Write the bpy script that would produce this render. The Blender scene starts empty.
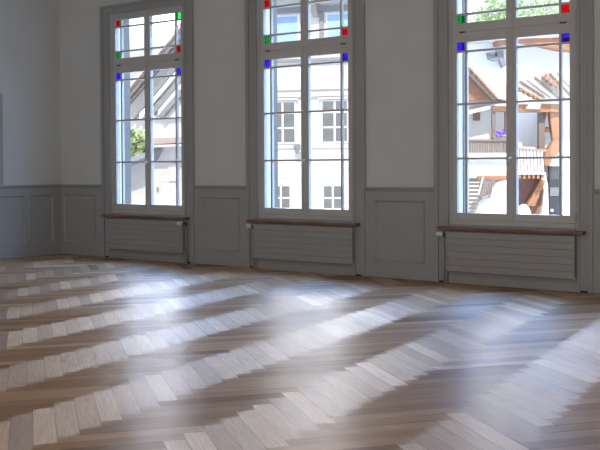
import bpy, bmesh, math, random
from mathutils import Vector, Matrix
random.seed(7)
SC = bpy.context.scene
COL = SC.collection
R = math.radians

# ------------------------------------------------------------------ camera
CAM = Vector((0.0, -8.3811, 1.1373)); FPX = 963.4178; CYP = 184.6
YAW, PITCH, ROLL = 0.6346, 0.019, -0.006
_f = Vector((-math.sin(YAW)*math.cos(PITCH), math.cos(YAW)*math.cos(PITCH), -math.sin(PITCH)))
_r0 = Vector((math.cos(YAW), math.sin(YAW), 0)); _u0 = _r0.cross(_f)
_r = math.cos(ROLL)*_r0 + math.sin(ROLL)*_u0; _u = -math.sin(ROLL)*_r0 + math.cos(ROLL)*_u0
cd = bpy.data.cameras.new('camera'); cam = bpy.data.objects.new('camera', cd); COL.objects.link(cam)
cd.sensor_fit = 'HORIZONTAL'; cd.sensor_width = 36.0; cd.lens = FPX/600*36; cd.clip_end = 400
cd.shift_y = -(225-CYP)/600
cam.matrix_world = Matrix(((_r.x, _u.x, -_f.x, CAM.x), (_r.y, _u.y, -_f.y, CAM.y), (_r.z, _u.z, -_f.z, CAM.z), (0, 0, 0, 1)))
SC.camera = cam

# ------------------------------------------------------------------ world, sun, area lights, exposure
w = bpy.data.worlds.new('sky'); SC.world = w; w.use_nodes = True
nt = w.node_tree; nt.nodes.clear()
tc = nt.nodes.new('ShaderNodeTexCoord'); sx = nt.nodes.new('ShaderNodeSeparateXYZ'); rp = nt.nodes.new('ShaderNodeValToRGB')
bg = nt.nodes.new('ShaderNodeBackground'); wo = nt.nodes.new('ShaderNodeOutputWorld')
nt.links.new(tc.outputs['Generated'], sx.inputs[0]); nt.links.new(sx.outputs['Z'], rp.inputs[0])
nt.links.new(bg.outputs[0], wo.inputs[0])
e = rp.color_ramp.elements
e[0].position = 0.0; e[0].color = (0.90, 0.92, 0.95, 1)
e[1].position = 1.0; e[1].color = (0.55, 0.75, 1.15, 1)
k = e.new(0.25); k.color = (0.95, 0.98, 1.03, 1)
bg.inputs[1].default_value = 1.1
# unseen blue glow added high in the sky beyond the windows, for floor gleams
mz = nt.nodes.new('ShaderNodeMapRange'); mz.interpolation_type = 'SMOOTHSTEP'; mz.inputs['From Min'].default_value = 0.19; mz.inputs['From Max'].default_value = 0.42
my = nt.nodes.new('ShaderNodeMapRange'); my.interpolation_type = 'SMOOTHSTEP'; my.inputs['From Min'].default_value = 0.24; my.inputs['From Max'].default_value = 0.60
mm = nt.nodes.new('ShaderNodeMath'); mm.operation = 'MULTIPLY'
cl = nt.nodes.new('ShaderNodeVectorMath'); cl.operation = 'SCALE'; cl.inputs[0].default_value = (3.9, 7.3, 14.2)
sm_ = nt.nodes.new('ShaderNodeVectorMath'); sm_.operation = 'ADD'
nt.links.new(sx.outputs['Z'], mz.inputs[0]); nt.links.new(sx.outputs['Y'], my.inputs[0]) 
nt.links.new(mz.outputs[0], mm.inputs[0]); nt.links.new(my.outputs[0], mm.inputs[1])
nt.links.new(mm.outputs[0], cl.inputs['Scale']); nt.links.new(rp.outputs[0], sm_.inputs[0]); nt.links.new(cl.outputs[0], sm_.inputs[1]); 
# unseen sky patches added for floor gleams: white over the town house, blue left
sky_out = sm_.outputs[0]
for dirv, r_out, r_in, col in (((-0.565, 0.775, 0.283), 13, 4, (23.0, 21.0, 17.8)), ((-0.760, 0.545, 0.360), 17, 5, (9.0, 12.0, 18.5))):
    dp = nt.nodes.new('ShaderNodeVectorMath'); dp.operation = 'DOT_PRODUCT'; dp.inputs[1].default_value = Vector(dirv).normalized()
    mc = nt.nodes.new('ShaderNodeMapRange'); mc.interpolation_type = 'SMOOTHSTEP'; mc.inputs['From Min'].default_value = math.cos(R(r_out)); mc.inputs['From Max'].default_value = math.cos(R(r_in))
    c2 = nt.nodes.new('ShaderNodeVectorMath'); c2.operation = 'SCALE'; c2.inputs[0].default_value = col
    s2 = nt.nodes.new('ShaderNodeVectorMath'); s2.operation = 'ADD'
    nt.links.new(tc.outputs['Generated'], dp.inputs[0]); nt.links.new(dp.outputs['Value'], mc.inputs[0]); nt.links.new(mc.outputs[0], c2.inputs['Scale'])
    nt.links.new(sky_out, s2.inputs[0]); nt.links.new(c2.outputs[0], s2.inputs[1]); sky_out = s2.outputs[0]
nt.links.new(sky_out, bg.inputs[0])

sd = bpy.data.lights.new('sun', 'SUN'); so = bpy.data.objects.new('sun', sd); COL.objects.link(so)
sd.energy = 5.2; sd.angle = R(0.6); sd.color = (1.0, 0.91, 0.79)
so.location = (10, -20, 30)
so.rotation_euler = Vector((-0.45, 0.75, -0.95)).to_track_quat('-Z', 'Y').to_euler()

def area(name, loc, target, sx_, sy_, power, color):
    d = bpy.data.lights.new(name, 'AREA'); o = bpy.data.objects.new(name, d); COL.objects.link(o)
    d.shape = 'RECTANGLE'; d.size = sx_; d.size_y = sy_; d.energy = power; d.color = color
    o.location = loc; o.rotation_euler = (Vector(target)-Vector(loc)).to_track_quat('-Z', 'Y').to_euler()
# added fill panels before the windowless walls behind and beside the camera
area('fill_front', (-3.0, -12.85, 2.1), (-3.0, 0, 2.1), 11.0, 2.6, 162, (1.0, 1.0, 0.99))
area('fill_right', (3.85, -5.5, 2.1), (-8, -5.5, 2.1), 8.0, 2.4, 38, (1.0, 1.0, 0.99))

vs = SC.view_settings
vs.view_transform = 'Standard'; vs.look = 'None'; vs.exposure = 0.0; vs.gamma = 1.0; vs.use_curve_mapping = False
SC.cycles.max_bounces = 10; SC.cycles.diffuse_bounces = 6; SC.cycles.transparent_max_bounces = 16
SC.cycles.use_denoising = True

# ------------------------------------------------------------------ materials
def mat(name, color, rough=0.6, var=0.06, scale=6.0, spec=0.5, metal=0.0, bump=0.0, bscale=40.0):
    m = bpy.data.materials.new(name); m.use_nodes = True; t = m.node_tree; b = t.nodes['Principled BSDF']
    b.inputs['Roughness'].default_value = rough; b.inputs['Metallic'].default_value = metal
    b.inputs['Specular IOR Level'].default_value = spec
    c = t.nodes.new('ShaderNodeTexCoord'); n = t.nodes.new('ShaderNodeTexNoise'); n.inputs['Scale'].default_value = scale; n.inputs['Detail'].default_value = 4
    rr = t.nodes.new('ShaderNodeValToRGB')
    rr.color_ramp.elements[0].position = 0.3; rr.color_ramp.elements[1].position = 0.7
    rr.color_ramp.elements[0].color = tuple(x*(1-var) for x in color)+(1,)
    rr.color_ramp.elements[1].color = tuple(min(1, x*(1+var)) for x in color)+(1,)
    t.links.new(c.outputs['Object'], n.inputs['Vector']); t.links.new(n.outputs['Fac'], rr.inputs[0]); t.links.new(rr.outputs[0], b.inputs['Base Color'])
    if bump:
        n2 = t.nodes.new('ShaderNodeTexNoise'); n2.inputs['Scale'].default_value = bscale; n2.inputs['Detail'].default_value = 3
        bp = t.nodes.new('ShaderNodeBump'); bp.inputs['Strength'].default_value = bump; bp.inputs['Distance'].default_value = 0.005
        t.links.new(c.outputs['Object'], n2.inputs['Vector']); t.links.new(n2.outputs['Fac'], bp.inputs['Height']); t.links.new(bp.outputs[0], b.inputs['Normal'])
    return m

def wood(name, c0, c1, rough=0.5, axis='X', scale=3.0):
    m = bpy.data.materials.new(name); m.use_nodes = True; t = m.node_tree; b = t.nodes['Principled BSDF']
    b.inputs['Roughness'].default_value = rough
    c = t.nodes.new('ShaderNodeTexCoord'); mp = t.nodes.new('ShaderNodeMapping'); n = t.nodes.new('ShaderNodeTexNoise')
    s = [scale*10]*3; s['XYZ'.index(axis)] = scale
    mp.inputs['Scale'].default_value = s; n.inputs['Scale'].default_value = 1.0; n.inputs['Detail'].default_value = 5
    rr = t.nodes.new('ShaderNodeValToRGB'); rr.color_ramp.elements[0].position = 0.35; rr.color_ramp.elements[1].position = 0.65
    rr.color_ramp.elements[0].color = c0+(1,); rr.color_ramp.elements[1].color = c1+(1,)
    t.links.new(c.outputs['Object'], mp.inputs[0]); t.links.new(mp.outputs[0], n.inputs['Vector']); t.links.new(n.outputs['Fac'], rr.inputs[0]); t.links.new(rr.outputs[0], b.inputs['Base Color'])
    return m

def glass(name, tint, refl=1.0):
    m = bpy.data.materials.new(name); m.use_nodes = True; t = m.node_tree; t.nodes.clear()
    o = t.nodes.new('ShaderNodeOutputMaterial'); mx = t.nodes.new('ShaderNodeMixShader'); fr = t.nodes.new('ShaderNodeLayerWeight'); pw = t.nodes.new('ShaderNodeMath'); ml = t.nodes.new('ShaderNodeMath')
    tr = t.nodes.new('ShaderNodeBsdfTransparent'); gl = t.nodes.new('ShaderNodeBsdfGlossy')
    tr.inputs[0].default_value = tint+(1,); gl.inputs['Roughness'].default_value = 0.02; gl.inputs[0].default_value = (refl, refl, refl, 1)
    fr.inputs[0].default_value = 0.5; pw.operation = 'POWER'; pw.inputs[1].default_value = 5.0
    ml.operation = 'MULTIPLY_ADD'; ml.inputs[1].default_value = 0.92; ml.inputs[2].default_value = 0.035
    t.links.new(fr.outputs['Facing'], pw.inputs[0]); t.links.new(pw.outputs[0], ml.inputs[0]); t.links.new(ml.outputs[0], mx.inputs[0]); t.links.new(tr.outputs[0], mx.inputs[1]); t.links.new(gl.outputs[0], mx.inputs[2]); t.links.new(mx.outputs[0], o.inputs[0])
    return m

M = {}
M['plaster'] = mat('plaster', (0.65, 0.665, 0.655), 0.85, 0.03, 2.0, 0.2, bump=0.15, bscale=60)
M['ceiling'] = mat('ceiling_paint', (0.76, 0.75, 0.73), 0.9, 0.02, 2.0, 0.2)
M['grey'] = mat('grey_paint', (0.375, 0.382, 0.378), 0.5, 0.03, 3.0, 0.4)
M['sash'] = mat('sash_paint', (0.56, 0.555, 0.54), 0.45, 0.03, 3.0, 0.4)
M['rad'] = mat('radiator_enamel', (0.365, 0.360, 0.352), 0.4, 0.02, 3.0, 0.4)
M['white'] = mat('white_plastic', (0.80, 0.81, 0.82), 0.35, 0.02)
M['gap'] = mat('dark_gap', (0.02, 0.018, 0.015), 0.9)
M['iron'] = mat('dark_metal', (0.10, 0.10, 0.10), 0.5, metal=0.6)
M['sillwood'] = wood('sill_wood', (0.16, 0.082, 0.046), (0.25, 0.135, 0.078), 0.45)
M['glass'] = glass('window_glass', (0.97, 0.975, 0.975))
M['red'] = glass('red_glass', (0.80, 0.045, 0.05), 0.6)
M['green'] = glass('green_glass', (0.05, 0.50, 0.17), 0.6)
M['violet'] = glass('violet_glass', (0.20, 0.10, 0.72), 0.6)
M['reveal'] = mat('reveal_plaster', (0.80, 0.75, 0.67), 0.8, 0.03)
M['shutter'] = mat('shutter_paint', (0.19, 0.17, 0.135), 0.6, 0.04)
M['stonesill'] = mat('stone_sill', (0.55, 0.54, 0.52), 0.8, 0.08, 15)
M['oldplaster'] = mat('old_plaster', (0.50, 0.46, 0.41), 0.9, 0.10, 2)
M['facade'] = mat('facade_render', (0.68, 0.66, 0.615), 0.9, 0.03, 1.5)
M['band'] = mat('facade_band', (0.56, 0.52, 0.46), 0.9, 0.05, 3)
M['outwhite'] = mat('outdoor_white_paint', (0.82, 0.82, 0.80), 0.7, 0.03)
M['darkpane'] = mat('dark_window_pane', (0.17, 0.18, 0.18), 0.15, 0.15, 3)
M['bluepane'] = mat('blue_window_pane', (0.33, 0.50, 0.78), 0.3, 0.1, 3)
M['bracket'] = mat('bracket_stone', (0.38, 0.30, 0.25), 0.8, 0.08)
M['slate'] = mat('grey_slate', (0.25, 0.25, 0.26), 0.8, 0.12, 10)
M['palewood'] = mat('pale_weathered_wood', (0.235, 0.195, 0.165), 0.8, 0.12, 12)
M['tile'] = mat('bleached_tiles', (0.56, 0.51, 0.46), 0.8, 0.12, 5, bump=0.6, bscale=12)
M['brown'] = wood('chalet_brown', (0.19, 0.105, 0.06), (0.29, 0.17, 0.11), 0.7)
M['orange'] = wood('chalet_orange', (0.34, 0.155, 0.075), (0.50, 0.26, 0.14), 0.7)
M['brick'] = mat('red_brown_brick', (0.30, 0.175, 0.13), 0.9, 0.15, 8)
M['darkdoor'] = mat('dark_door_paint', (0.06, 0.065, 0.075), 0.4, 0.1)
M['paving'] = mat('paving', (0.60, 0.58, 0.55), 0.9, 0.1, 3)
M['leaf'] = mat('foliage', (0.40, 0.49, 0.25), 0.7, 0.25, 4)
M['bark'] = mat('bark', (0.16, 0.12, 0.09), 0.9, 0.2, 8)
M['petal'] = mat('purple_petals', (0.30, 0.14, 0.62), 0.7, 0.2, 20)
M['rust'] = mat('rust_panel', (0.52, 0.43, 0.38), 0.8, 0.12, 6)

def floor_material():
    m = bpy.data.materials.new('oak_parquet'); m.use_nodes = True; t = m.node_tree; b = t.nodes['Principled BSDF']
    L = t.links.new
    uv = t.nodes.new('ShaderNodeUVMap'); uv.uv_map = 'board'
    at = t.nodes.new('ShaderNodeAttribute'); at.attribute_name = 'tone'
    def noise(sx_, sy_, det=4, rough=0.6):
        mp = t.nodes.new('ShaderNodeMapping'); mp.inputs['Scale'].default_value = (sx_, sy_, 1)
        n = t.nodes.new('ShaderNodeTexNoise'); n.inputs['Scale'].default_value = 1; n.inputs['Detail'].default_value = det; n.inputs['Roughness'].default_value = rough
        L(uv.outputs[0], mp.inputs[0]); L(mp.outputs[0], n.inputs['Vector']); return n
    grain = noise(5, 110); fleck = noise(30, 320, 2); blotch = noise(3, 9, 3)
    base = t.nodes.new('ShaderNodeValToRGB'); L(at.outputs['Fac'], base.inputs[0])
    ee = base.color_ramp.elements
    ee[0].position = 0.0; ee[0].color = (0.24, 0.128, 0.060, 1)
    ee[1].position = 1.0; ee[1].color = (0.76, 0.53, 0.325, 1)
    q = ee.new(0.5); q.color = (0.49, 0.295, 0.155, 1)
    g = t.nodes.new('ShaderNodeMapRange'); g.inputs['From Min'].default_value = 0.3; g.inputs['From Max'].default_value = 0.7
    g.inputs['To Min'].default_value = 0.78; g.inputs['To Max'].default_value = 1.15; L(grain.outputs['Fac'], g.inputs[0])
    g2 = t.nodes.new('ShaderNodeMapRange'); g2.inputs['From Min'].default_value = 0.3; g2.inputs['From Max'].default_value = 0.7
    g2.inputs['To Min'].default_value = 0.88; g2.inputs['To Max'].default_value = 1.1; L(blotch.outputs['Fac'], g2.inputs[0])
    mu = t.nodes.new('ShaderNodeMath'); mu.operation = 'MULTIPLY'; L(g.outputs[0], mu.inputs[0]); L(g2.outputs[0], mu.inputs[1])
    vm = t.nodes.new('ShaderNodeVectorMath'); vm.operation = 'SCALE'; L(base.outputs[0], vm.inputs[0]); L(mu.outputs[0], vm.inputs['Scale'])
    L(vm.outputs[0], b.inputs['Base Color'])
    ro = t.nodes.new('ShaderNodeMapRange'); ro.inputs['From Min'].default_value = 0.3; ro.inputs['From Max'].default_value = 0.7
    ro.inputs['To Min'].default_value = FLOOR_ROUGH[0]; ro.inputs['To Max'].default_value = FLOOR_ROUGH[1]; L(blotch.outputs['Fac'], ro.inputs[0]); L(ro.outputs[0], b.inputs['Roughness'])
    b.inputs['IOR'].default_value = 1.54
    b.inputs['Coat Weight'].default_value = 0.12; b.inputs['Coat Roughness'].default_value = 0.27
    tg = t.nodes.new('ShaderNodeTangent'); tg.direction_type = 'UV_MAP'; tg.uv_map = 'board'; L(tg.outputs[0], b.inputs['Tangent'])
    b.inputs['Anisotropic Rotation'].default_value = 0.25
    b.inputs['Anisotropic'].default_value = FLOOR_ANISO
    ad = t.nodes.new('ShaderNodeMath'); ad.operation = 'ADD'; L(grain.outputs['Fac'], ad.inputs[0]); L(fleck.outputs['Fac'], ad.inputs[1])
    bp = t.nodes.new('ShaderNodeBump'); bp.inputs['Strength'].default_value = FLOOR_BUMP; bp.inputs['Distance'].default_value = 0.0008
    L(ad.outputs[0], bp.inputs['Height']); L(bp.outputs[0], b.inputs['Normal'])
    return m
FLOOR_ROUGH = (0.47, 0.57); FLOOR_ANISO = 0.72; FLOOR_BUMP = 0.25

# ------------------------------------------------------------------ mesh helpers
class MB:
    def __init__(s): s.bm = bmesh.new()
    def hexa(s, p):
        v = [s.bm.verts.new(q) for q in p]
        for f in ((0, 3, 2, 1), (4, 5, 6, 7), (0, 1, 5, 4), (1, 2, 6, 5), (2, 3, 7, 6), (3, 0, 4, 7)): s.bm.faces.new([v[i] for i in f])
        return s
    def box(s, x0, x1, y0, y1, z0, z1):
        return s.hexa([(x0, y0, z0), (x1, y0, z0), (x1, y1, z0), (x0, y1, z0), (x0, y0, z1), (x1, y0, z1), (x1, y1, z1), (x0, y1, z1)])
    def prism(s, poly, f):                      # f(a, b, side) places polygon point (a, b) on side 0 / 1
        n = len(poly); A = [s.bm.verts.new(f(a, b, 0)) for a, b in poly]; B = [s.bm.verts.new(f(a, b, 1)) for a, b in poly]
        s.bm.faces.new(A[::-1]); s.bm.faces.new(B)
        for i in range(n): s.bm.faces.new((A[i], A[(i+1) % n], B[(i+1) % n], B[i]))
        return s
    def prism_xz(s, poly, y0, y1): return s.prism(poly, lambda a, b, t: (a, (y0, y1)[t], b))
    def prism_x(s, poly, x0, x1): return s.prism(poly, lambda a, b, t: ((x0, x1)[t], a, b))     # polygon in (y, z)
    def prism_y(s, poly, y0, y1): return s.prism(poly, lambda a, b, t: (a, (y0, y1)[t], b))     # polygon in (x, z)
    def bar(s, p, q, w_, h_, up=(0, 0, 1)):     # straight bar of width w_ and height h_ between two points
        p, q = Vector(p), Vector(q); d = (q-p).normalized(); sd_ = d.cross(Vector(up))
        if sd_.length < 1e-4: sd_ = d.cross(Vector((0, 1, 0)))
        sd_.normalize(); up_ = sd_.cross(d).normalized()
        a, b = sd_*w_/2, up_*h_/2
        return s.hexa([p-a-b, p+a-b, p+a+b, p-a+b, q-a-b, q+a-b, q+a+b, q-a+b])
    def tube(s, pts, r, n=10):
        pts = [Vector(p) for p in pts]; rings = []
        for i, p in enumerate(pts):
            d = (pts[min(i+1, len(pts)-1)]-pts[max(i-1, 0)]).normalized()
            a = d.cross(Vector((0.3, 0.2, 1)) if abs(d.z) < 0.95 else Vector((1, 0, 0))).normalized(); b = d.cross(a)
            rr = r[i] if isinstance(r, (list, tuple)) else r
            rings.append([s.bm.verts.new(p+rr*(math.cos(2*math.pi*k_/n)*a+math.sin(2*math.pi*k_/n)*b)) for k_ in range(n)])
        for A, B in zip(rings, rings[1:]):
            for k_ in range(n): s.bm.faces.new((A[k_], A[(k_+1) % n], B[(k_+1) % n], B[k_]))
        s.bm.faces.new(rings[0][::-1]); s.bm.faces.new(rings[-1]); return s
    def blob(s, c, r, sub=2, jit=0.0):
        g = bmesh.ops.create_icosphere(s.bm, subdivisions=sub, radius=1.0)
        for v in g['verts']:
            j = 1+random.uniform(-jit, jit); v.co = Vector((c[0]+v.co.x*r[0]*j, c[1]+v.co.y*r[1]*j, c[2]+v.co.z*r[2]*j))
        return s
    def build(s, name, m, parent=None, bevel=0.0, smooth=False):
        bmesh.ops.recalc_face_normals(s.bm, faces=s.bm.faces)
        me = bpy.data.meshes.new(name); s.bm.to_mesh(me); s.bm.free(); me.materials.append(M[m] if isinstance(m, str) else m)
        o = bpy.data.objects.new(name, me); COL.objects.link(o)
        if parent: o.parent = parent
        if smooth:
            for p in me.polygons: p.use_smooth = True
        if bevel:
            b = o.modifiers.new('bevel', 'BEVEL'); b.width = bevel; b.segments = 2; b.limit_method = 'ANGLE'
        return o

def tag(o, label=None, cat=None, group=None, kind=None):
    if label: o['label'] = label
    if cat: o['category'] = cat
    if group: o['group'] = group
    if kind: o['kind'] = kind
    return o
def empty(name, loc, rz=0.0):
    o = bpy.data.objects.new(name, None); COL.objects.link(o); o.location = loc; o.rotation_euler = (0, 0, rz); o.empty_display_size = 0.2
    return o
def copy_tree(o, parent=None):
    c = o.copy(); COL.objects.link(c)
    if parent: c.parent = parent
    for ch in [x for x in COL.objects if x.parent == o]: copy_tree(ch, c)
    return c

# ------------------------------------------------------------------ room shell
XL, XR, YF, YB, ZC = -10.09, 4.0, -13.0, 0.0, 3.95
WX = [-8.4885, -6.1121, -3.7359, -1.3597]          # window axes, evenly spaced
OP = 0.590; ZO0, ZO1 = 0.60, 3.045; WT = 0.28      # opening half width, bottom, top, wall thickness

def herringbone():
    L_, W_ = 0.615, 0.0975
    ang = R(-38.0); ca, sa = math.cos(ang), math.sin(ang); ox, oy = -3.736, -5.215
    bm = bmesh.new(); uvl = bm.loops.layers.uv.new('board'); colr = bm.loops.layers.float_color.new('tone')
    n = int(round(L_/W_)); g = 0.0006
    def board(p0, q0, horiz):
        lx, ly = (L_, W_) if horiz else (W_, L_)
        cx, cy = p0+lx/2, q0+ly/2
        wx, wy = ox+ca*cx-sa*cy, oy+sa*cx+ca*cy
        if not (XL-0.5 < wx < XR+0.5 and YF-0.5 < wy < YB+0.5): return
        tone = min(1, max(0, random.gauss(0.58 if horiz else 0.43, 0.19))); u0, v0 = random.uniform(0, 50), random.uniform(0, 50)  # lying boards lighter on average: fibre sheen put into the tone
        tx, ty = ((random.gauss(0, 0.001), random.gauss(0, 0.008)) if horiz else (random.gauss(0, 0.008), random.gauss(0, 0.001)))
        vs_ = []; cs = [(p0+g, q0+g), (p0+lx-g, q0+g), (p0+lx-g, q0+ly-g), (p0+g, q0+ly-g)]
        for p, q in cs:
            z = (p-cx)*tx+(q-cy)*ty
            vs_.append(bm.verts.new((ox+ca*p-sa*q, oy+sa*p+ca*q, min(0.0006, max(-0.0006, z)))))
        f = bm.faces.new(vs_)
        for lp, (p, q) in zip(f.loops, cs):
            a, b = (p-p0, q-q0) if horiz else (q-q0, p-p0)
            lp[uvl].uv = (u0+a, v0+b); lp[colr] = (tone, tone, tone, 1)
    # unit: a lying board at (0,0) and a standing board beside it; repeats along (-W, W) and (L, L)
    for i in range(-190, 190):
        for j in range(-26, 26):
            bx, by = -i*W_+j*L_, i*W_+j*L_
            board(bx, by, True); board(bx-W_, by-L_+W_, False)
    # trim to the room
    for co, no in (((XL, 0, 0), (-1, 0, 0)), ((XR, 0, 0), (1, 0, 0)), ((0, YB, 0), (0, 1, 0)), ((0, YF, 0), (0, -1, 0))):
        bmesh.ops.bisect_plane(bm, geom=bm.verts[:]+bm.edges[:]+bm.faces[:], plane_co=co, plane_no=no, clear_outer=True)
    # dark joint bed under the boards
    for f in bm.faces:
        if f.normal.z < 0: f.normal_flip()
    z = -0.0025
    vb = [bm.verts.new(p) for p in ((XL, YF, z), (XR, YF, z), (XR, YB, z), (XL, YB, z))]
    fb = bm.faces.new(vb); fb.material_index = 1
    me = bpy.data.meshes.new('floor'); bm.to_mesh(me); bm.free()
    me.materials.append(floor_material()); me.materials.append(mat('joint_bed', (0.05, 0.032, 0.022), 0.9))
    o = bpy.data.objects.new('floor', me); COL.objects.link(o); return tag(o, kind='structure')
herringbone()

b = MB()                                           # inner leaf takes the window frames, outer leaf is a little tighter
for hw, zo0, zo1, ya, yb in ((0.637, 0.555, 3.059, 0, 0.085), (OP, ZO0, ZO1, 0.085, WT)):
    xs = [XL-0.4]+[v for x in WX for v in (x-hw, x+hw)]+[XR+0.3]
    for i in range(0, len(xs), 2): b.box(xs[i], xs[i+1], ya, yb, -1.4, ZC+0.3)
    for x in WX: b.box(x-hw, x+hw, ya, yb, -1.4, zo0).box(x-hw, x+hw, ya, yb, zo1, ZC+0.3)
tag(b.build('wall_back', 'plaster'), kind='structure')
tag(MB().box(XL-0.4, XL, YF-0.3, 0, -1.4, ZC+0.3).build('wall_left', 'plaster'), kind='structure')
tag(MB().box(XR, XR+0.3, YF-0.3, 0, -1.4, ZC+0.3).build('wall_right', 'plaster'), kind='structure')
tag(MB().box(XL, XR, YF-0.3, YF, -1.4, ZC+0.3).build('wall_front', 'plaster'), kind='structure')
tag(MB().box(XL, XR, YF, 0, ZC, ZC+0.3).build('ceiling', 'ceiling'), kind='structure')

# ------------------------------------------------------------------ wainscot (runs along X in local space, front towards -Y)
DADO = [(0, 0.92), (-0.042, 0.92), (-0.047, 0.916), (-0.046, 0.909), (-0.036, 0.897), (-0.024, 0.884), (-0.016, 0.873), (0, 0.870)]
def wainscot(name, x0, x1, panels, parent_m=None, zb=0.168, zt=0.786):
    """plain base, rails, stiles and recessed fielded panels between x0 and x1"""
    m = MB(); t_ = -0.020
    m.box(x0, x1, -0.006, 0, 0, 0.875)
    m.box(x0, x1, -0.026, -0.006, 0.004, 0.112)
    m.box(x0, x1, t_, -0.006, 0.112, zb); m.box(x0, x1, t_, -0.006, zt, 0.876)
    edges = [x0]+[v for p in panels for v in p]+[x1]
    for i in range(0, len(edges), 2):
        if edges[i+1]-edges[i] > 0.002: m.box(edges[i], edges[i+1], t_, -0.006, zb, zt)
    bw = 0.018                                  # bolection bead round each panel
    for a, c in panels:
        for (p0, p1, p2, p3) in (((a, zb), (c, zb), (c-bw, zb+bw), (a+bw, zb+bw)), ((c, zb), (c, zt), (c-bw, zt-bw), (c-bw, zb+bw)),
                                 ((c, zt), (a, zt), (a+bw, zt-bw), (c-bw, zt-bw)), ((a, zt), (a, zb), (a+bw, zb+bw), (a+bw, zt-bw))):
            m.hexa([(p0[0], -0.006, p0[1]), (p1[0], -0.006, p1[1]), (p2[0], -0.006, p2[1]), (p3[0], -0.006, p3[1]),
                    (p0[0], -0.027, p0[1]), (p1[0], -0.027, p1[1]), (p2[0], -0.010, p2[1]), (p3[0], -0.010, p3[1])])
    m.prism_x(DADO, x0, x1)
    o = m.build(name, 'grey'); return tag(o, kind='structure')
HC = 0.787
wainscot('trim_1', XL+0.02, WX[0]-HC, [(XL+0.075, WX[0]-HC-0.125)])
gx = [(WX[0]+HC, WX[1]-HC), (WX[1]+HC, WX[2]-HC), (WX[2]+HC, WX[3]-HC)]
for i, (a, c) in enumerate(gx): wainscot('trim_%d' % (i+2), a, c, [(a+0.110, c-0.108)])
wainscot('trim_5', WX[3]+HC, XR-0.02, [(WX[3]+HC+0.125, 1.6), (1.75, XR-0.15)])
o = wainscot('trim_6', 0.0, 12.6, [(-y1, -y0) for y0, y1 in ()] or [(0.6, 0.6+0.0)][:0])
bpy.data.objects.remove(o)
lw = wainscot('trim_6', -12.9, 0.0, [(-12.7+2.01*i, -12.7+2.01*i+1.91) for i in range(5)]+[(-2.55, -0.600), (-0.505, -0.153)])
lw.location = (XL, 0, 0); lw.rotation_euler = (0, 0, R(90))   # local +x runs towards the window wall
# grey framed board on the left wall above the dado, only its edge enters the picture
m = MB(); z0, z1, y0, y1 = 0.925, 2.06, -2.15, -0.93
for a in ((y0, y0+0.08, z0, z1), (y1-0.08, y1, z0, z1), (y0+0.08, y1-0.08, z0, z0+0.08), (y0+0.08, y1-0.08, z1-0.08, z1)): m.box(XL, XL+0.035, a[0], a[1], a[2], a[3])
m.box(XL, XL+0.012, y0+0.08, y1-0.08, z0+0.08, z1-0.08)
tag(m.build('trim_7', 'grey', bevel=0.004), kind='structure')

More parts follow.
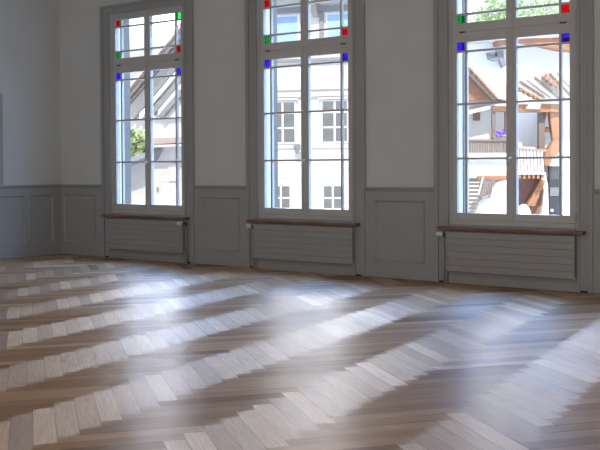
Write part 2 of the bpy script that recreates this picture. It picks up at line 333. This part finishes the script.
# ------------------------------------------------------------------ windows
HF, HG = 0.637, 0.560
ZF0, ZS0, ZG0, ZGT, ZT, ZTG0, ZTG1, ZH, ZHC = 0.555, 0.612, 0.680, 2.318, 2.414, 2.500, 2.978, 3.059, 3.170
XB = 0.468                                          # axis of the narrow border bar
def ring(m, x0, x1, z0, z1, tx, tz0, tz1, y0, y1, txr=None):
    txr = tx if txr is None else txr
    m.box(x0, x0+tx, y0, y1, z0, z1).box(x1-txr, x1, y0, y1, z0, z1)
    m.box(x0+tx, x1-txr, y0, y1, z0, z0+tz0).box(x0+tx, x1-txr, y0, y1, z1-tz1, z1)
def make_window(i, x):
    root = empty('window_%d' % (i+1), (x, 0, 0)); tag(root, kind='structure')
    # moulded casing: three stepped bands that run from the floor round the head
    c = MB()
    for a, d, y in ((0.637, 0.668, -0.030), (0.668, 0.742, -0.021), (0.742, 0.787, -0.038)):
        za, zd = ZH+(a-0.637)*0.74, ZH+(d-0.637)*0.74
        zb = 0.016 if y == -0.021 else 0.0
        for s in (-1, 1):
            c.prism_y([(s*a, zb), (s*d, zb), (s*d, zd), (s*a, za)], y, 0)
        c.prism_y([(-a, za), (a, za), (d, zd), (-d, zd)], y, 0)
    c.box(-HF, HF, -0.012, 0, 0, 0.52)                # apron board behind the radiator
    c.box(-HF, HF, -0.022, -0.012, 0, 0.075)
    c.box(-HF, HF, -0.010, 0.02, 0.548, ZF0+0.012)
    c.build('casing', 'grey', root, bevel=0.003)
    g = MB()
    for s in (-1, 1): g.box(min(s*.669, s*.741), max(s*.669, s*.741), -0.018, -0.001, 0.0005, 0.016)
    g.build('shadow_gap', 'gap', root)
    # fixed frame with transom bar
    f = MB(); ring(f, -HF, HF, ZF0, ZH, 0.024, 0.055, 0.026, 0.008, 0.085)
    f.box(-HF+0.024, HF-0.024, 0.022, 0.085, ZT-0.018, ZT+0.018)
    f.build('window_frame', 'sash', root, bevel=0.003)
    # outer reveal linings, stone sill outside
    rv = MB()
    for s in (-1, 1): rv.box(min(s*OP, s*0.574), max(s*OP, s*0.574), 0.085, 0.165, 0.64, 3.03)
    rv.build('outer_reveal', 'reveal', root)
    for s in (-1, 1):
        MB().box(min(s*OP, s*0.566), max(s*OP, s*0.566), 0.165, 0.27, 0.64, 3.03).build('shutter_rail', 'shutter', root)
    MB().prism_x([(0.085, 0.60), (0.34, 0.585), (0.34, 0.625), (0.085, 0.655)], -OP, OP).build('outer_sill', 'stonesill', root)
    # inner sill board
    MB().box(-0.722, 0.722, -0.105, 0.0, 0.516, 0.549).build('window_sill', 'sillwood', root, bevel=0.006)
    for s in (-1, 1):
        for z0, z1, g0, g1, kind in ((ZS0, ZT-0.003, ZG0, ZGT, 'casement_sash'), (ZT+0.003, ZH-0.027, ZTG0, ZTG1, 'transom_sash')):
            xa, xo = 0.002, HF-0.026                  # meeting edge, outer edge
            gi = 0.050                                # glass edge at the meeting stile
            m_ = MB()
            def bx(a, d, y0, y1, q0, q1): m_.box(min(s*a, s*d), max(s*a, s*d), y0, y1, q0, q1)
            bx(HG, xo, 0.014, 0.066, z0, z1); bx(xa, gi, 0.014, 0.066, z0, z1)
            bx(gi, HG, 0.014, 0.066, z0, g0); bx(gi, HG, 0.014, 0.066, g1, z1)
            th = 0.010
            if kind == 'casement_sash': hz = [1.203, 1.725, ZGT-0.088]
            else: hz = [ZTG0+0.086, ZTG1-0.086]
            bx(XB-0.011, XB+0.011, 0.024, 0.062, g0, g1)
            for z in hz:
                bx(gi, XB-0.011, 0.024, 0.062, z-th, z+th); bx(XB+0.011, HG, 0.024, 0.062, z-th, z+th)
            so_ = m_.build(kind, 'sash', root, bevel=0.002)
            p_ = MB(); yy0, yy1 = 0.042, 0.046
            tops = g1-0.088 if kind == 'casement_sash' else g1-0.086
            corner = [(tops, g1)] if kind == 'casement_sash' else [(g0, g0+0.086), (tops, g1)]
            p_.box(min(s*gi, s*XB), max(s*gi, s*XB), yy0, yy1, g0, g1)
            lo = g0 if kind == 'casement_sash' else g0+0.086
            p_.box(min(s*XB, s*HG), max(s*XB, s*HG), yy0, yy1, lo, tops)
            p_.build('pane', 'glass', so_)
            for q0, q1 in corner:
                if kind == 'casement_sash': cm = 'violet'
                elif q1 == g1: cm = 'red' if s < 0 else 'green'
                else: cm = 'green' if s < 0 else 'red'
                cp = MB().box(min(s*XB, s*HG), max(s*XB, s*HG), yy0, yy1, q0, q1).build('corner_pane', cm, so_)
                cp['label'] = {'violet': 'violet', 'red': 'red', 'green': 'green'}[cm]+' stained glass corner square'
            h = MB()                                   # hinge barrels on the outer stile
            for z in ((ZS0+0.045, ZT-0.06) if kind == 'casement_sash' else (ZT+0.05,)):
                h.tube([(s*(xo+0.006), 0.004, z-0.035), (s*(xo+0.006), 0.004, z+0.035)], 0.009, 8)
            h.build('hinge', 'sash', so_)
        MB().box(min(s*.47, s*.53), max(s*.47, s*.53), 0.006, 0.03, ZT-0.008, ZT+0.007).build('latch', 'iron', root, bevel=0.002)
    a = MB(); a.box(-0.016, 0.016, 0.002, 0.016, ZS0, ZT-0.003); a.box(-0.014, 0.014, 0.004, 0.016, ZT+0.003, ZH-0.027)
    a.build('astragal', 'sash', root, bevel=0.004)
    hd = MB(); hd.tube([(0, 0.004, 1.205), (0, -0.012, 1.205)], 0.014, 12); hd.tube([(0, -0.008, 1.205), (0, -0.034, 1.205)], 0.008, 10)
    hd.tube([(0, -0.034, 1.212), (0.0, -0.036, 1.190), (0.0, -0.035, 1.165)], [0.009, 0.007, 0.008], 10)
    hd.build('handle', 'white', root, smooth=True)
for i, x in enumerate(WX): make_window(i, x)

# ------------------------------------------------------------------ radiators
def make_radiator(x, x0, x1, side, label):
    root = empty('radiator', (x, 0, 0)); tag(root, label, 'radiator', 'radiators under the windows')
    zb, zt, n = 0.116, 0.506, 6; h = (zt-zb)/n
    m_ = MB()
    for k_ in range(n):
        a, c = zb+k_*h+0.001, zb+(k_+1)*h-0.001; r_ = 0.006
        m_.prism_x([(-0.086+r_, a), (-0.086, a+r_), (-0.086, c-r_), (-0.086+r_, c), (-0.074, c), (-0.074, a)], x0, x1)
    m_.box(x0+0.004, x1-0.004, -0.0805, -0.066, zb+0.004, zt-0.004)
    m_.build('panel', 'rad', root)
    for xx in (x0+0.004, x1-0.034): MB().box(xx, xx+0.03, -0.072, -0.042, zb-0.002, zt+0.002).build('collector', 'rad', root, bevel=0.004)
    for xx in (x0+0.22, x1-0.24): MB().box(xx, xx+0.03, -0.066, -0.012, zb+0.05, zt-0.05).build('wall_bracket', 'rad', root)
    # thermostatic head, valve and the two pipes that drop to the floor
    xe = x0 if side < 0 else x1; s = side
    zv = 0.474
    v = MB(); v.tube([(xe-s*0.02, -0.058, zv), (xe+s*0.045, -0.058, zv)], 0.011, 10); v.tube([(xe+s*0.03, -0.058, zv+0.012), (xe+s*0.03, -0.058, zv-0.03)], 0.010, 10)
    v.build('valve', 'iron', root, smooth=True)
    if s < 0: pts = [(xe+s*t_, -0.058, zv) for t_ in (0.040, 0.046, 0.060, 0.098, 0.108, 0.112)]
    else: pts = [(xe-0.012, -0.058-t_, zv) for t_ in (0.030, 0.036, 0.048, 0.082, 0.092, 0.096)]
    MB().tube(pts, [0.016, 0.022, 0.027, 0.026, 0.021, 0.010], 14).build('thermostat_head', 'white', root, smooth=True)
    px = xe+s*0.03
    MB().tube([(px, -0.058, zv-0.02), (px, -0.058, 0.0)], 0.0085, 10).build('supply_pipe', 'rad', root, smooth=True)
    q = MB(); q.tube([(xe-s*0.015, -0.056, zb+0.025), (xe+s*0.010, -0.056, zb+0.025), (xe+s*0.012, -0.056, zb+0.012), (xe+s*0.012, -0.056, 0.0)], 0.008, 10)
    q.build('return_pipe', 'rad', root, smooth=True)
    MB().tube([(xe-s*0.012, -0.058, zb+0.012), (xe-s*0.012, -0.058, zb+0.042)], 0.012, 10).build('lockshield', 'rad', root, smooth=True)
    MB().box(x1-0.006 if s < 0 else x0, x1+0.004 if s < 0 else x0+0.01, -0.074, -0.058, zb-0.006, zb+0.014).build('drain_plug', 'white', root, bevel=0.002)
    return root
make_radiator(WX[0], -0.648, 0.660, 1, 'grey ribbed radiator with white thermostat at its right end, under window nearest the room corner')
make_radiator(WX[1], -0.647, 0.667, -1, 'grey ribbed radiator under the middle of the three windows')
make_radiator(WX[2], -0.633, 0.640, -1, 'grey ribbed radiator under the largest window, looking onto balcony and stairs')

# ------------------------------------------------------------------ outdoors
GZ = -1.40
tag(MB().box(-90, 40, WT+0.02, 110, GZ-0.2, GZ).build('ground', 'paving'), kind='structure')
def sight(u, v): return _f+(u-300)/FPX*_r+(CYP-v)/FPX*_u
class Front:
    """a vertical building front: where it stands is surveyed by sight line and distance"""
    def __init__(s, u0, dist, ang):
        p = CAM+sight(u0, 166)*dist; s.o = Vector((p.x, p.y, GZ)); s.a = ang
        s.e = Vector((math.cos(ang), math.sin(ang), 0)); s.n = Vector((-math.sin(ang), math.cos(ang), 0))
    def at(s, u, v, off=0.0):
        d = sight(u, v); t = ((s.o+s.n*off-CAM).dot(s.n))/d.dot(s.n); p = CAM+d*t
        return (p-s.o).dot(s.e), p.z-GZ
    def rect(s, u0, v0, u1, v1, off=0.0):
        um, vm = (u0+u1)/2, (v0+v1)/2
        return s.at(u0, vm, off)[0], s.at(u1, vm, off)[0], s.at(um, v1, off)[1], s.at(um, v0, off)[1]
    def root(s, name): return empty(name, s.o, s.a)
    def slab(s, m, u0, v0, u1, v1, off, thick):
        a, c, z0, z1 = s.rect(u0, v0, u1, v1, off); m.box(a, c, off, off+thick, z0, z1); return m
    def poly(s, m, pts, off, thick):
        m.prism_y([s.at(u, v, off) for u, v in pts], off, off+thick); return m

# --- the pale town house seen through the middle window
F = Front(306, 34.0, R(21)); H = F.root('town_house')
tag(H, 'pale plastered town house with rows of cross-barred windows, behind the middle window', 'house')
sL, sR = F.at(222, 166)[0], F.at(398, 166)[0]
zc1 = F.at(306, 97)[1]; zc0 = F.at(306, 88.5)[1]; zs = F.at(306, 147)[1]; zs2 = F.at(306, 175.5)[1]; ztop = F.at(306, -14)[1]
MB().box(sL, sR, 0, 8, 0, ztop).build('wall', 'facade', H)
MB().box(sL-0.05, sR+0.05, -0.10, 0, zc1, zc0).box(sL-0.05, sR+0.05, -0.16, 0, zc0-0.06, zc0).build('cornice', 'band', H)
MB().box(sL, sR, -0.05, 0, zs-0.05, zs).build('string_course', 'band', H)
MB().box(sL, sR, -0.03, 0, zs2-0.10, zs2).build('string_course', 'facade', H)
zg = F.at(306, 60)[1]
MB().box(sL-0.1, sR+0.1, -0.16, 0, zg-0.06, zg+0.04).build('gutter', 'slate', H)
MB().prism_x([(-0.9, ztop-0.35), (-0.9, ztop-0.15), (0, ztop+0.25), (8, ztop+2.6), (8, ztop), (0, ztop-0.30)], sL-0.5, sR+0.5).build('roof', 'slate', H)
def house_window(F, H, s0, s1, z0, z1, cols, rows, pane, frame='outwhite', top=None, off=0.0):
    m_ = MB(); m_.box(s0, s1, off-0.05, off+0.02, z0, z1); fr = m_.build('window', frame, H)
    p_ = MB(); w_ = s1-s0; e_ = 0.055; mw = 0.07; cw = (w_-2*e_-(cols-1)*mw)/cols
    zz = z0+e_; hs = [(z1-z0-2*e_-(len(rows)-1)*0.06)*r_/sum(rows) for r_ in rows]
    for h_ in hs:
        for k_ in range(cols):
            a = s0+e_+k_*(cw+mw); p_.box(a, a+cw, off-0.06, off-0.052, zz, zz+h_)
        zz += h_+0.06
    p_.build('pane', pane, fr)
step = F.at(335, 120)[0]-F.at(283, 120)[0]; s_mid = F.at(335, 120)[0]
wu = F.at(348.5, 120)[0]-F.at(321, 120)[0]
for k_ in range(-2, 3):
    sm = s_mid+k_*step
    if sm-wu/2 < sL+0.1 or sm+wu/2 > sR-0.1: continue
    house_window(F, H, sm-wu/2, sm+wu/2, F.at(335, 143)[1], F.at(335, 100)[1], 2, (1.1, 1.1, 0.8), 'darkpane')
    MB().box(sm-wu/2-0.08, sm+wu/2+0.08, -0.14, 0, F.at(335, 99.5)[1], F.at(335, 97)[1]).build('lintel', 'band', H)
    wl = F.at(342.5, 196)[0]-F.at(321.5, 196)[0]; sl = sm-0.08
    house_window(F, H, sl-wl/2, sl+wl/2, F.at(335, 209.5)[1], F.at(335, 184.5)[1], 2, (1, 1.2), 'darkpane')
    # top storey: tall windows with blue panes, bracket and post beside each under the eaves
    house_window(F, H, sm-0.30, sm+0.62, F.at(335, 41)[1], F.at(335, 13)[1], 1, (1,), 'bluepane')
    bs = sm-0.66
    MB().prism_x([(0, F.at(320, 17)[1]), (-0.12, F.at(320, 17)[1]), (-0.75, F.at(320, 1)[1]), (-0.75, F.at(320, -6)[1]), (0, F.at(320, -6)[1])], bs-0.09, bs+0.09).build('bracket', 'bracket', H)
    MB().box(bs+0.12, bs+0.28, -0.06, 0, F.at(320, 42)[1], F.at(320, 12)[1]).build('pilaster', 'slate', H)
zz0 = F.at(306, 12.5)[1]
MB().box(sL, sR, -0.10, 0, zz0, F.at(306, 7)[1]).build('frieze', 'slate', H)
a = F.at(297, 149, -0.3)
lt = MB(); lt.tube([(a[0], -0.3, a[1]-0.16), (a[0], -0.3, a[1]-0.05), (a[0], -0.3, a[1]+0.12), (a[0], -0.3, a[1]+0.17)], [0.05, 0.09, 0.14, 0.05], 8)
lt.box(a[0]-0.02, a[0]+0.02, -0.3, 0, a[1]+0.14, a[1]+0.18); lt.build('wall_lantern', 'slate', H)

# --- gabled timber house behind the window nearest the corner
F = Front(150, 35.0, R(23)); G = F.root('gabled_house')
tag(G, 'timbered house with steep pale gable and diagonal boards, behind the window nearest the corner', 'house')
F.poly(MB(), [(120, 119), (205, 119), (205, 20), (177, 33), (131, 88.5), (120, 103)], 0.35, 6.0).build('wall', 'facade', G)
F.poly(MB(), [(124, 215), (205, 215), (205, 118.5), (124, 118.5)], 0.5, 5.0).build('lower_wall', 'facade', G)
def diag(m, u0, v0, u1, v1, wpx, off, th):
    """board parallel to the verge, wpx wide as measured upright"""
    return F.poly(m, [(u0, v0+wpx/2), (u1, v1+wpx/2), (u1, v1-wpx/2), (u0, v0-wpx/2)], off, th)
diag(MB(), 118, 99.5, 200, 1.5, 5, -0.5, 6.5).build('roof_verge', 'tile', G)
diag(MB(), 118, 104, 200, 6, 2.0, -0.45, 0.2).build('barge_board', 'palewood', G)
for (u0, v0, u1, v1, w_, mt) in ((124, 108.5, 196, 24, 2.2, 'bracket'), (133, 116, 190, 49, 7.5, 'slate'), (139, 117, 190, 57, 6, 'outwhite'), (153, 111.5, 190, 68, 7.5, 'slate'),
                                 (158, 113, 190, 75, 5, 'outwhite'), (161, 115, 190, 81.5, 7, 'slate')):
    diag(MB(), u0, v0, u1, v1, w_, 0.12, 0.2).build('diagonal_board', mt, G)

# --- low tiled outbuilding in front of it
F = Front(150, 27.0, R(23)); S = F.root('outbuilding')
tag(S, 'low plastered outbuilding with brown tiled eaves, below the diagonal timber gable', 'shed')
F.poly(MB(), [(152, 222), (200, 222), (200, 145), (152, 146)], 0, 4).build('wall', 'oldplaster', S)
F.poly(MB(), [(118, 222), (153, 222), (153, 156), (118, 166)], 0.4, 3.6).build('side_wall', 'oldplaster', S)
F.poly(MB(), [(116, 162), (153, 150), (153, 154.5), (116, 168)], -0.3, 4.5).build('side_roof', 'slate', S)
F.poly(MB(), [(151, 144.5), (200, 141.5), (200, 136.5), (151, 138)], -0.5, 4.5).build('roof', 'bracket', S)
t_ = MB(); s0 = F.at(153, 146)[0]; s1 = F.at(200, 145)[0]; n = 34
for k_ in range(n):
    sa = s0+(s1-s0)*k_/n; zt_ = F.at(153, 146.5, -0.55)[1]+0.03*k_/n
    t_.tube([(sa, -0.55, zt_), (sa, 0.1, zt_+0.14)], 0.032, 6)
t_.build('roof_tiles', 'tile', S)
F.poly(MB(), [(154, 149), (161.5, 149), (155.5, 161), (154, 161)], -0.12, 0.12).build('brace', 'palewood', S)
F.slab(MB(), 168, 163.5, 178, 181, -0.05, 0.05).build('hatch', 'rust', S)
F.slab(MB(), 156.5, 187, 158, 192, -0.05, 0.05).build('fixing', 'palewood', S)

# --- chalet behind the right-hand window
F = Front(514, 40.0, R(36)); K = F.root('chalet')
tag(K, 'timber chalet with balcony, outside stairs and bleached tile roofs, behind the largest window', 'house')
F.slab(MB(), 440, 100, 512, 182, 0.6, 5).build('wall', 'facade', K)
F.slab(MB(), 440, 158, 509, 178, -0.9, 1.4).build('landing_wall', 'outwhite', K)
F.poly(MB(), [(440, 44), (440, 34), (515, 92), (515, 101), (508, 101), (496, 98)], -0.2, 5).build('left_roof', 'tile', K)
F.poly(MB(), [(440, 41), (497, 98.5), (495, 101), (440, 46)], -0.7, 0.5).build('barge_board', 'palewood', K)
for k_ in range(7):
    u = 466+k_*4.6; F.poly(MB(), [(u, 63+k_*5.0), (u+3.4, 67+k_*5.0), (u+3.6, 68.4+k_*5.0), (u, 65+k_*5.0)], -0.85, 0.3).build('roof_tile', 'orange', K)
F.poly(MB(), [(440, 50), (494, 100), (440, 100)], -0.1, 0.3).build('gable_boarding', 'orange', K)
F.poly(MB(), [(440, 121), (440, 117), (498, 103.5), (512, 102), (512, 105), (498, 107)], -0.3, 0.9).build('eaves_beam', 'outwhite', K)
F.slab(MB(), 473.2, 112.5, 480, 120.5, 0.52, 0.1).build('window', 'brown', K)
F.slab(MB(), 492.3, 106, 495.6, 141, -0.5, 0.25).build('post', 'palewood', K)
F.slab(MB(), 505.4, 106, 509, 141, -0.5, 0.25).build('post', 'brown', K)
F.slab(MB(), 493, 106, 512, 111.5, -0.6, 0.3).build('beam', 'brown', K)
rl = MB()                                                   # boarded balcony front
for k_ in range(28):
    u = 440+k_*2.45; F.slab(rl, u, 141, u+2.0, 153.5, -1.15, 0.06)
rl.build('balcony_boards', 'palewood', K)
F.slab(MB(), 440, 139.3, 509, 141.2, -1.22, 0.2).build('balcony_rail', 'palewood', K)
F.slab(MB(), 440, 153, 509, 158, -1.2, 1.8).build('balcony_floor', 'outwhite', K)
F.slab(MB(), 478, 176, 510, 180, -1.2, 0.3).build('lower_beam', 'orange', K)
st = MB()
for k_ in range(9): F.slab(st, 440, 183+k_*4.0, 484-k_*1.2, 185.6+k_*4.0, -1.2-k_*0.28, 0.3)
st.build('stair_treads', 'palewood', K)
F.poly(MB(), [(472, 224), (476, 205), (482, 199), (490, 197.5), (493, 189), (500, 182), (511, 179.5), (511, 224)], -1.6, 1.2).build('stair_wall', 'outwhite', K)
bl = MB()
for k_ in range(8):
    u = 479.5+k_*1.75; F.poly(bl, [(u-1.2, 199-k_*0.8), (u, 199-k_*0.8), (u+1.6, 178+k_*0.15), (u+0.4, 178+k_*0.15)], -1.9, 0.08)
bl.build('stair_balusters', 'palewood', K)
F.poly(MB(), [(475, 206), (476.2, 206), (484, 177), (482.6, 177)], -1.95, 0.1).build('stair_handrail', 'outwhite', K)
# right wing
F.poly(MB(), [(512, 82), (545, 71.5), (600, 62), (600, 104), (543, 100), (512, 86)], -0.6, 0.35).build('right_roof', 'tile', K)
for k_ in range(7):                                          # tile courses running down the right roof
    u = 512+k_*7.5; F.poly(MB(), [(u, 83.2-k_*1.9), (u+1.4, 82.6-k_*1.9), (u+26, 96+k_*0.5), (u+24.5, 96.6+k_*0.5)], -0.68, 0.1).build('tile_course', 'palewood' if k_ % 2 else 'band', K)
for k_ in range(6):
    u = 514+k_*4.9; v = 85.5+k_*2.5
    F.poly(MB(), [(u, v), (u+3.8, v+1.2), (u+3.8, v+3.4), (u+1, v+2.4)], -0.9, 0.5).build('rafter_tail', 'orange', K)
for k_ in range(4):
    u = 543+k_*4.4; v = 77.5+k_*3.0
    F.poly(MB(), [(u, v), (u+4, v-4), (u+4.6, v-2), (u+1.4, v+1.6)], -0.9, 0.3).build('ridge_tile', 'orange', K)
F.slab(MB(), 512, 101, 600, 182, 0.8, 4).build('right_wall', 'outwhite', K)
F.slab(MB(), 517, 104, 562, 112, -0.3, 0.4).build('eaves_beam', 'orange', K)
F.poly(MB(), [(527, 108.5), (540, 109), (541.5, 103), (530, 103.5)], -0.6, 0.3).build('gutter_end', 'outwhite', K)
F.slab(MB(), 539, 111, 545, 150, 0.1, 0.3).build('post', 'palewood', K)
F.poly(MB(), [(549, 108), (562, 108), (562, 142), (553.5, 142)], -0.1, 0.4).build('plank_panel', 'orange', K)
F.poly(MB(), [(546, 112), (550, 108), (545.5, 120)], -0.1, 0.3).build('knee_brace', 'orange', K)
F.slab(MB(), 546.5, 127, 550.5, 132, 0.3, 0.3).build('shutter', 'orange', K)
bl = MB()
for k_ in range(8):
    u = 517+k_*3.4; F.poly(bl, [(u+1.3, 173), (u+3.4, 173), (u+1.6, 149), (u-0.5, 149)], -1.2, 0.1)
bl.build('balusters', 'outwhite', K)
F.slab(MB(), 512, 149, 547, 173, -0.2, 0.3).build('balcony_back', 'bracket', K)
F.poly(MB(), [(512, 147), (547, 149.5), (547, 151.6), (512, 149.2)], -1.25, 0.2).build('balcony_rail', 'bracket', K)
F.slab(MB(), 512, 172.5, 546, 174.5, -1.25, 1.2).build('balcony_floor', 'outwhite', K)
jo = MB()
for k_ in range(7): F.slab(jo, 514+k_*4.6, 174.5, 516.6+k_*4.6, 178.5, -1.2, 1.2)
jo.build('joists', 'orange', K)
F.slab(MB(), 511, 178, 548, 224, -0.1, 0.6).build('brick_wall', 'brick', K)
F.poly(MB(), [(527, 206), (535, 206), (545.5, 181), (541, 179)], -0.6, 0.4).build('brace', 'orange', K)
F.poly(MB(), [(540, 224), (549, 224), (548, 185), (545, 172), (541, 178), (544, 190), (543, 205)], -0.45, 0.5).build('white_pillar', 'outwhite', K)
F.poly(MB(), [(542, 165), (546, 153), (553, 142), (562, 137), (562, 150), (553, 157), (549, 166)], -0.7, 0.6).build('arched_board', 'orange', K)
F.poly(MB(), [(545, 166), (549, 159), (562, 155), (562, 166)], -0.5, 0.4).build('door_lintel', 'outwhite', K)
dr = F.slab(MB(), 549.3, 166, 559.5, 215, -0.35, 0.3).build('door', 'darkdoor', K)
F.slab(MB(), 550.2, 187.5, 558.8, 196, -0.40, 0.05).build('door_pane', 'slate', dr)
a = F.at(552, 210.5, -0.42); MB().blob((a[0], -0.42, a[1]), (0.07, 0.04, 0.07), 2).build('knob', 'outwhite', dr)
F.slab(MB(), 559.5, 160, 600, 224, -0.35, 0.5).build('door_surround', 'outwhite', K)

# flowers standing on the balcony rail
p = F.at(500.5, 139.3, -1.12); P0 = F.o+F.e*p[0]+F.n*(-1.12)+Vector((0, 0, p[1]))
fb = empty('flower_box', P0, F.a); tag(fb, 'box of purple flowers on the balcony rail between two posts', 'flowers')
MB().box(-0.30, 0.30, -0.09, 0.09, 0.0, 0.10).build('planter', 'palewood', fb)
q = MB()
for k_ in range(38): q.blob((random.gauss(0, .14), random.uniform(-.1, .1), 0.10+abs(random.gauss(0.0, .12))), (0.05, 0.05, 0.045), 1, 0.2)
q.build('blossoms', 'petal', fb)
q = MB()
for k_ in range(14): q.blob((random.gauss(0, .16), random.uniform(-.1, .1), 0.08+random.uniform(0, .08)), (0.06, 0.05, 0.03), 1, 0.2)
q.build('leaves', 'leaf', fb)
# pale boulder at the foot of the brick wall
p = F.at(523.5, 210, -2.0); P0 = F.o+F.e*p[0]+F.n*(-2.0)
bo = MB().blob((0, 0, 0.50), (0.29, 0.35, 0.50), 3, 0.03).build('stone', 'outwhite', smooth=True); bo.location = P0
tag(bo, 'rounded white stone standing before the red brown brick wall', 'stone')
# chimney
p0 = F.at(499.5, 66, 5.6); p1 = F.at(499.5, 50, 5.6)
ch = empty('chimney', F.o+F.e*p0[0]+F.n*5.6+Vector((0, 0, 0)), F.a)

# --- farther pale house whose tan eaves show above the chalet
F2 = Front(535, 54.0, R(40)); B = F2.root('far_house')
tag(B, 'far pale house with tan eaves, rising behind the chalet roofs', 'house')
F2.slab(MB(), 440, 43, 640, 240, 0, 6).build('wall', 'outwhite', B)
F2.poly(MB(), [(498, 44.5), (498, 39), (530, 37), (640, 34), (640, 54), (562, 49.5), (540, 44.5), (524, 41)], -1.0, 1.0).build('eaves', 'orange', B)
F2.poly(MB(), [(440, 44), (440, 30), (640, 26), (640, 35), (530, 38), (498, 40)], -1.2, 7).build('roof', 'tile', B)
bpy.data.objects.remove(ch)
F2.poly(MB(), [(488, 53), (497, 57), (497.5, 48), (503, 47.5), (504, 58), (506, 66), (503, 67.5), (499.5, 59), (494.5, 61), (489, 58.5)], -0.4, 0.45).build('cowl', 'slate', B)

# --- trees
def tree(name, loc, r, h, label, n=2600):
    root = empty(name, loc); tag(root, label, 'tree', 'trees beyond the houses')
    MB().tube([(0, 0, 0), (0.1, 0, h*0.4), (0, 0.1, h*0.75)], [r*0.09, r*0.07, r*0.03], 8).build('trunk', 'bark', root)
    bm = bmesh.new()
    for _ in range(n):
        th, ph = random.uniform(0, 2*math.pi), math.acos(random.uniform(-1, 1)); rr = r*random.uniform(0.45, 1.0)
        c = Vector((rr*math.sin(ph)*math.cos(th), rr*math.sin(ph)*math.sin(th), h*0.72+rr*1.15*math.cos(ph)))
        a = Vector((random.gauss(0, 1), random.gauss(0, 1), random.gauss(0, 1))).normalized(); d = a.orthogonal().normalized()*0.16*random.uniform(.6, 1.3); e2 = a.cross(d)*0.7
        bm.faces.new([bm.verts.new(c+d), bm.verts.new(c+e2), bm.verts.new(c-d), bm.verts.new(c-e2)])
    me = bpy.data.meshes.new('crown'); bm.to_mesh(me); bm.free(); me.materials.append(M['leaf'])
    o = bpy.data.objects.new('crown', me); COL.objects.link(o); o.parent = root
    return root
def stand(u, dist):
    p = CAM+sight(u, 166)*dist; return (p.x, p.y, GZ)
tree('tree', stand(503, 68), 2.6, 16.0, 'slim leafy tree behind the far house, left of the wider one')
tree('tree', stand(537, 79), 3.8, 17.8, 'broad leafy tree rising over the far house roof')
tree('garden_tree', stand(136.5, 33.2), 0.58, 4.35, 'small green tree above the outbuilding side roof', 1500)
